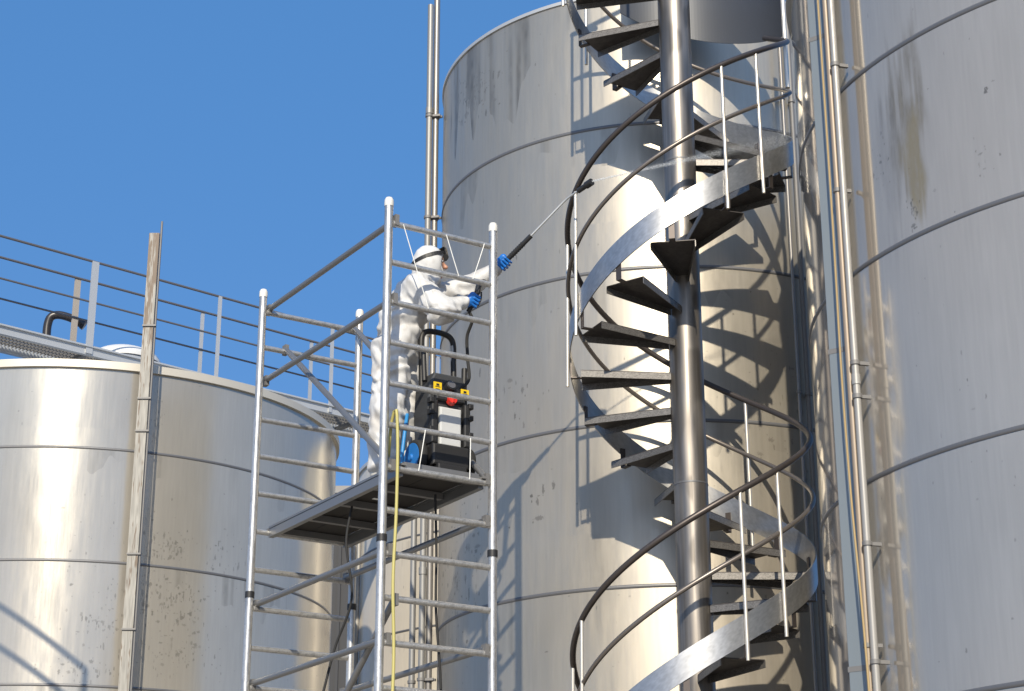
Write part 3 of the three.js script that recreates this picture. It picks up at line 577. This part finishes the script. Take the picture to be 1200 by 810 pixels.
// ------------------------------------------------------------------ pressure washer on the deck
{
  const pos = sc(0.58, 0.27, DECK).add(B0);
  const t = thing('pressure_washer', 'upright black and grey pressure washer with blue wheels on the scaffold deck', 'pressure washer', [pos.x, pos.y, pos.z]);
  t.rotation.y = Math.atan2(-U.z, U.x);                 // local x along the frame, z out through it
  const K = M.blackPlastic, dg = std({ color: col(0.045, 0.047, 0.05), roughness: 0.45 }), lg = std({ color: col(0.52, 0.53, 0.53), roughness: 0.45 }), blue = std({ color: col(0.02, 0.17, 0.50), roughness: 0.4 });
  part('base', merge([chamferBox(0.28, 0.15, 0.26, 0.015, 0, 0.135, 0.0), chamferBox(0.22, 0.06, 0.18, 0.01, 0, 0.04, 0.06)]), K, t);
  const bodyShape = new THREE.Shape(); bodyShape.moveTo(-0.13, 0.20); bodyShape.lineTo(0.13, 0.20); bodyShape.lineTo(0.145, 0.42); bodyShape.lineTo(0.135, 0.62); bodyShape.lineTo(0.10, 0.70); bodyShape.lineTo(-0.10, 0.70); bodyShape.lineTo(-0.135, 0.62); bodyShape.lineTo(-0.145, 0.42); bodyShape.closePath();
  const hb = new THREE.ExtrudeGeometry(bodyShape, { depth: 0.17, bevelEnabled: true, bevelSize: 0.012, bevelThickness: 0.015, bevelSegments: 3 }); hb.translate(0, 0, -0.10); part('housing', hb, dg, t);
  part('front_panel', chamferBox(0.165, 0.27, 0.05, 0.012, 0.0, 0.335, 0.093), lg, t);
  part('control_panel', (() => { const g = chamferBox(0.22, 0.13, 0.03, 0.01); g.rotateX(-0.35); g.translate(0, 0.575, 0.085); return g; })(), K, t);
  const knob = part('pressure_gauge', (() => { const g = new THREE.CylinderGeometry(0.038, 0.042, 0.03, 24); g.rotateX(pi / 2 - 0.35); g.translate(0.0, 0.625, 0.105); return g; })(), K, t);
  part('gauge_face', (() => { const g = new THREE.CylinderGeometry(0.030, 0.030, 0.006, 24); g.rotateX(pi / 2 - 0.35); g.translate(0.0, 0.632, 0.122); return g; })(), std({ color: col(0.10, 0.10, 0.11), roughness: 0.15 }), knob);
  part('main_switch', (() => { const g = new THREE.CylinderGeometry(0.032, 0.036, 0.035, 24); g.rotateX(pi / 2 - 0.2); g.translate(0.005, 0.525, 0.118); return merge([g, box(0.012, 0.05, 0.02, 0.005, 0.527, 0.138)]); })(), std({ color: col(0.62, 0.03, 0.02), roughness: 0.35 }), t);
  const yl = std({ color: col(0.75, 0.50, 0.01), roughness: 0.5 });
  for (const [x, y] of [[-0.105, 0.595], [0.105, 0.578]]) {
    const s = part('warning_sticker', box(0.062, 0.072, 0.004, x, y, 0.119), yl, t);
    part('sticker_mark', merge([0.018, 0.004, -0.012, -0.024].map((q, i) => box(i === 0 ? 0.022 : 0.044 - 0.006 * i, i === 0 ? 0.014 : 0.004, 0.002, x, y + q, 0.1222))), K, s);
  }
  for (const s of [-1, 1]) {
    part('side_cover', chamferBox(0.05, 0.30, 0.10, 0.012, s * 0.125, 0.36, 0.075), K, t);
    for (const y of [0.30, 0.42, 0.50]) part('hose_clip', chamferBox(0.035, 0.035, 0.05, 0.006, s * 0.150, y, 0.11), K, t);
    const wh = new THREE.Group(); wh.name = 'wheel'; t.add(wh);
    const tyre = new THREE.LatheGeometry([[0.06, -0.03], [0.105, -0.032], [0.122, -0.022], [0.125, 0], [0.122, 0.022], [0.105, 0.032], [0.06, 0.03]].map(q => new THREE.Vector2(...q)), 36); tyre.rotateZ(pi / 2); tyre.translate(s * 0.185, 0.126, -0.02); part('tyre', tyre, M.rubber, wh);
    const hub = new THREE.CylinderGeometry(0.098, 0.102, 0.060, 32); hub.rotateZ(pi / 2); hub.translate(s * 0.190, 0.126, -0.02); part('hub', hub, blue, wh);
    const capg = new THREE.CylinderGeometry(0.02, 0.026, 0.016, 20); capg.rotateZ(pi / 2); capg.translate(s * 0.226, 0.126, -0.02); part('hub_cap', capg, blue, wh);
  }
  part('axle', rod([-0.2, 0.126, -0.02], [0.2, 0.126, -0.02], 0.012, 12), M.galvDark, t);
  part('handle', hose([[-0.125, 0.60, -0.06], [-0.125, 0.85, -0.07], [-0.118, 1.02, -0.075], [-0.08, 1.055, -0.077], [0.08, 1.055, -0.077], [0.118, 1.02, -0.075], [0.125, 0.85, -0.07], [0.125, 0.60, -0.06]], 0.020, 90, 12), K, t);
  part('handle_tube', rod([0.125, 0.80, -0.069], [0.122, 0.985, -0.075], 0.0185, 14), M.galv, t);
  part('lance_holder', merge([rod([-0.15, 0.66, 0.02], [-0.15, 0.88, 0.0], 0.018, 12), rod([0.15, 0.62, 0.03], [0.16, 0.80, 0.02], 0.02, 12)]), K, t);
}
// ------------------------------------------------------------------ hoses, cables, cords
const wp = (s, tt, y) => sc(s, tt, y).add(B0).toArray();
single('pressure_hose', hose([wp(0.66, 0.20, DECK + 0.62), wp(0.715, 0.16, DECK + 0.68), wp(0.735, 0.2, DECK + 0.86), wp(0.73, 0.2, DECK + 1.02), [-0.27, DECK + 1.12, -11.945], [-0.290, handR[1] - 0.075, handR[2] - 0.012]], 0.011, 70), M.rubber, 'black pressure hose looping from the washer to the lance grip', 'hose');
single('blue_hose', hose([wp(0.33, 0.30, DECK + 0.42), wp(0.285, 0.24, DECK + 0.30), wp(0.255, 0.22, DECK + 0.12), wp(0.24, 0.20, DECK + 0.03), wp(0.22, 0.35, DECK + 0.015), wp(0.26, 0.55, DECK + 0.013)], 0.013, 60), std({ color: col(0.03, 0.22, 0.50), roughness: 0.45 }), 'blue hose running down beside the washer onto the deck', 'hose');
single('yellow_hose', hose([wp(0.17, 0.30, DECK + 0.016), wp(0.10, 0.12, DECK + 0.05), wp(0.063, 0.02, DECK + 0.24), wp(0.055, -0.05, DECK + 0.32), wp(0.063, -0.065, DECK + 0.16), wp(0.068, -0.06, 4.62), wp(0.052, -0.064, 4.15), wp(0.070, -0.058, 3.7), wp(0.055, -0.066, 3.1), wp(0.048, -0.07, 2.2), wp(0.065, -0.06, 1.0), wp(0.10, -0.16, 0.05), wp(0.3, -0.5, 0.018)], 0.0105, 160), M.yellowHose, 'yellow water hose hanging down the near scaffold post', 'hose');
single('power_cable', hose([wp(0.22, 0.85, DECK - 0.10), wp(0.17, 0.82, 4.6), wp(0.20, 0.78, 4.2), wp(0.15, 0.90, 3.9), wp(0.07, 0.92, 3.55), wp(0.0, 1.05, 3.1), wp(-0.12, 1.15, 1.6), wp(-0.2, 1.2, 0.02)], 0.0085, 120), M.rubber, 'black cable dangling under the left half of the deck', 'cable');
single('power_cable', hose([wp(0.58, 0.35, DECK - 0.08), wp(0.60, 0.36, 4.5), wp(0.585, 0.33, 4.1), wp(0.61, 0.30, 3.6), wp(0.64, 0.32, 2.4), wp(0.66, 0.35, 0.02)], 0.0085, 120), M.rubber, 'black cable hanging from the deck behind the right frame', 'cable');
{
  const cords = [[[0.10, 1, 0.0], [0.30, 3, 0.0], 'white cord tied between rungs left of the worker\'s hood'], [[0.43, 1, 0.0], [0.53, 2, 0.0], 'white cord slanting beside the worker\'s goggles'], [[0.73, 1, 0.0], [0.64, 2, 0.0], 'short white cord near the right post under the top rung'], [[0.29, 6, 0.0], [0.245, 7, 0.0], 'white cord tied at the blue wheel of the washer'], [[0.63, 6, 0.0], [0.625, 7, 0.0], 'white cord tied at the right wheel of the washer']];
  for (const [a, b, l] of cords) { const p = wp(a[0], -0.022, ry(a[1])), q = wp(b[0], -0.022, ry(b[1])); single('tie_cord', hose([p, [(p[0] + q[0]) / 2, (p[1] + q[1]) / 2 - 0.004, (p[2] + q[2]) / 2 + 0.004], q], 0.0035, 16, 6), M.whiteCord, l, 'cord', 'cords tied to the scaffold'); }
}
// ------------------------------------------------------------------ water thrown by the lance
{
  const a = V(...tip).addScaledVector(V(...tip).sub(V(...bend)).normalize(), 0.04), b = V(1.98, 7.50, -12.02), g = new THREE.OctahedronGeometry(1, 0), n = 70000;
  const m = new THREE.InstancedMesh(g, std({ color: col(0.85, 0.88, 0.9), roughness: 0.2 }), n); m.name = 'water_spray';
  const q = new THREE.Quaternion().setFromUnitVectors(V(1, 0, 0), b.clone().sub(a).normalize()), mt = new THREE.Matrix4();
  for (let i = 0; i < n; i++) {
    const far = rnd() < 0.82, t = far ? 0.80 + 0.28 * (rnd() + rnd() - 0.6) : rnd(), s = far ? 0.22 : 0.006 + 0.05 * t * t;
    const gx = () => (rnd() + rnd() + rnd() - 1.5) * 1.2;
    const p = a.clone().lerp(b, t).add(V(gx() * s, gx() * s - 0.03 * t * t, gx() * s)); const r = 0.00015 + 0.00030 * rnd();
    mt.compose(p, q, V(r * (far ? 2 : 9), r, r)); m.setMatrixAt(i, mt);
  }
  m.castShadow = m.receiveShadow = true; scene.add(m); tag(m, 'fine white water spray from the lance against the stair band', 'spray', null, 'stuff');
}
// ------------------------------------------------------------------ stair railing left of the view, whose shadow falls on the left tank
{
  const k = 4.9, off = SUN.clone().multiplyScalar(k), s1 = V(-5.219, 5.565, -18.945).add(off), s2 = V(-4.335, 4.941, -19.028).add(off), d = s1.clone().sub(s2);
  const t = thing('stair_railing', 'sloping steel stair railing left of the left tank, casting the diagonal shadow', 'railing', [s2.x, 0, s2.z]);
  const r = (f, y) => d.clone().multiplyScalar(f).add(V(0, s2.y + y, 0));
  part('top_rail', rod(r(0, 0), r(3.2, 0), 0.03, 12), M.galv, t); part('middle_rail', rod(r(0, -0.40), r(3.2, -0.40), 0.03, 12), M.galv, t);
  part('stringer', bar(r(0, -1.0), r(3.2, -1.0), 0.02, 0.2), M.galv, t);
  for (const f of [0, 1.6, 3.2]) part('post', rod(r(f, 0).setY(0), r(f, 0), 0.03, 12), M.galv, t);
}
renderer.render(scene, camera);
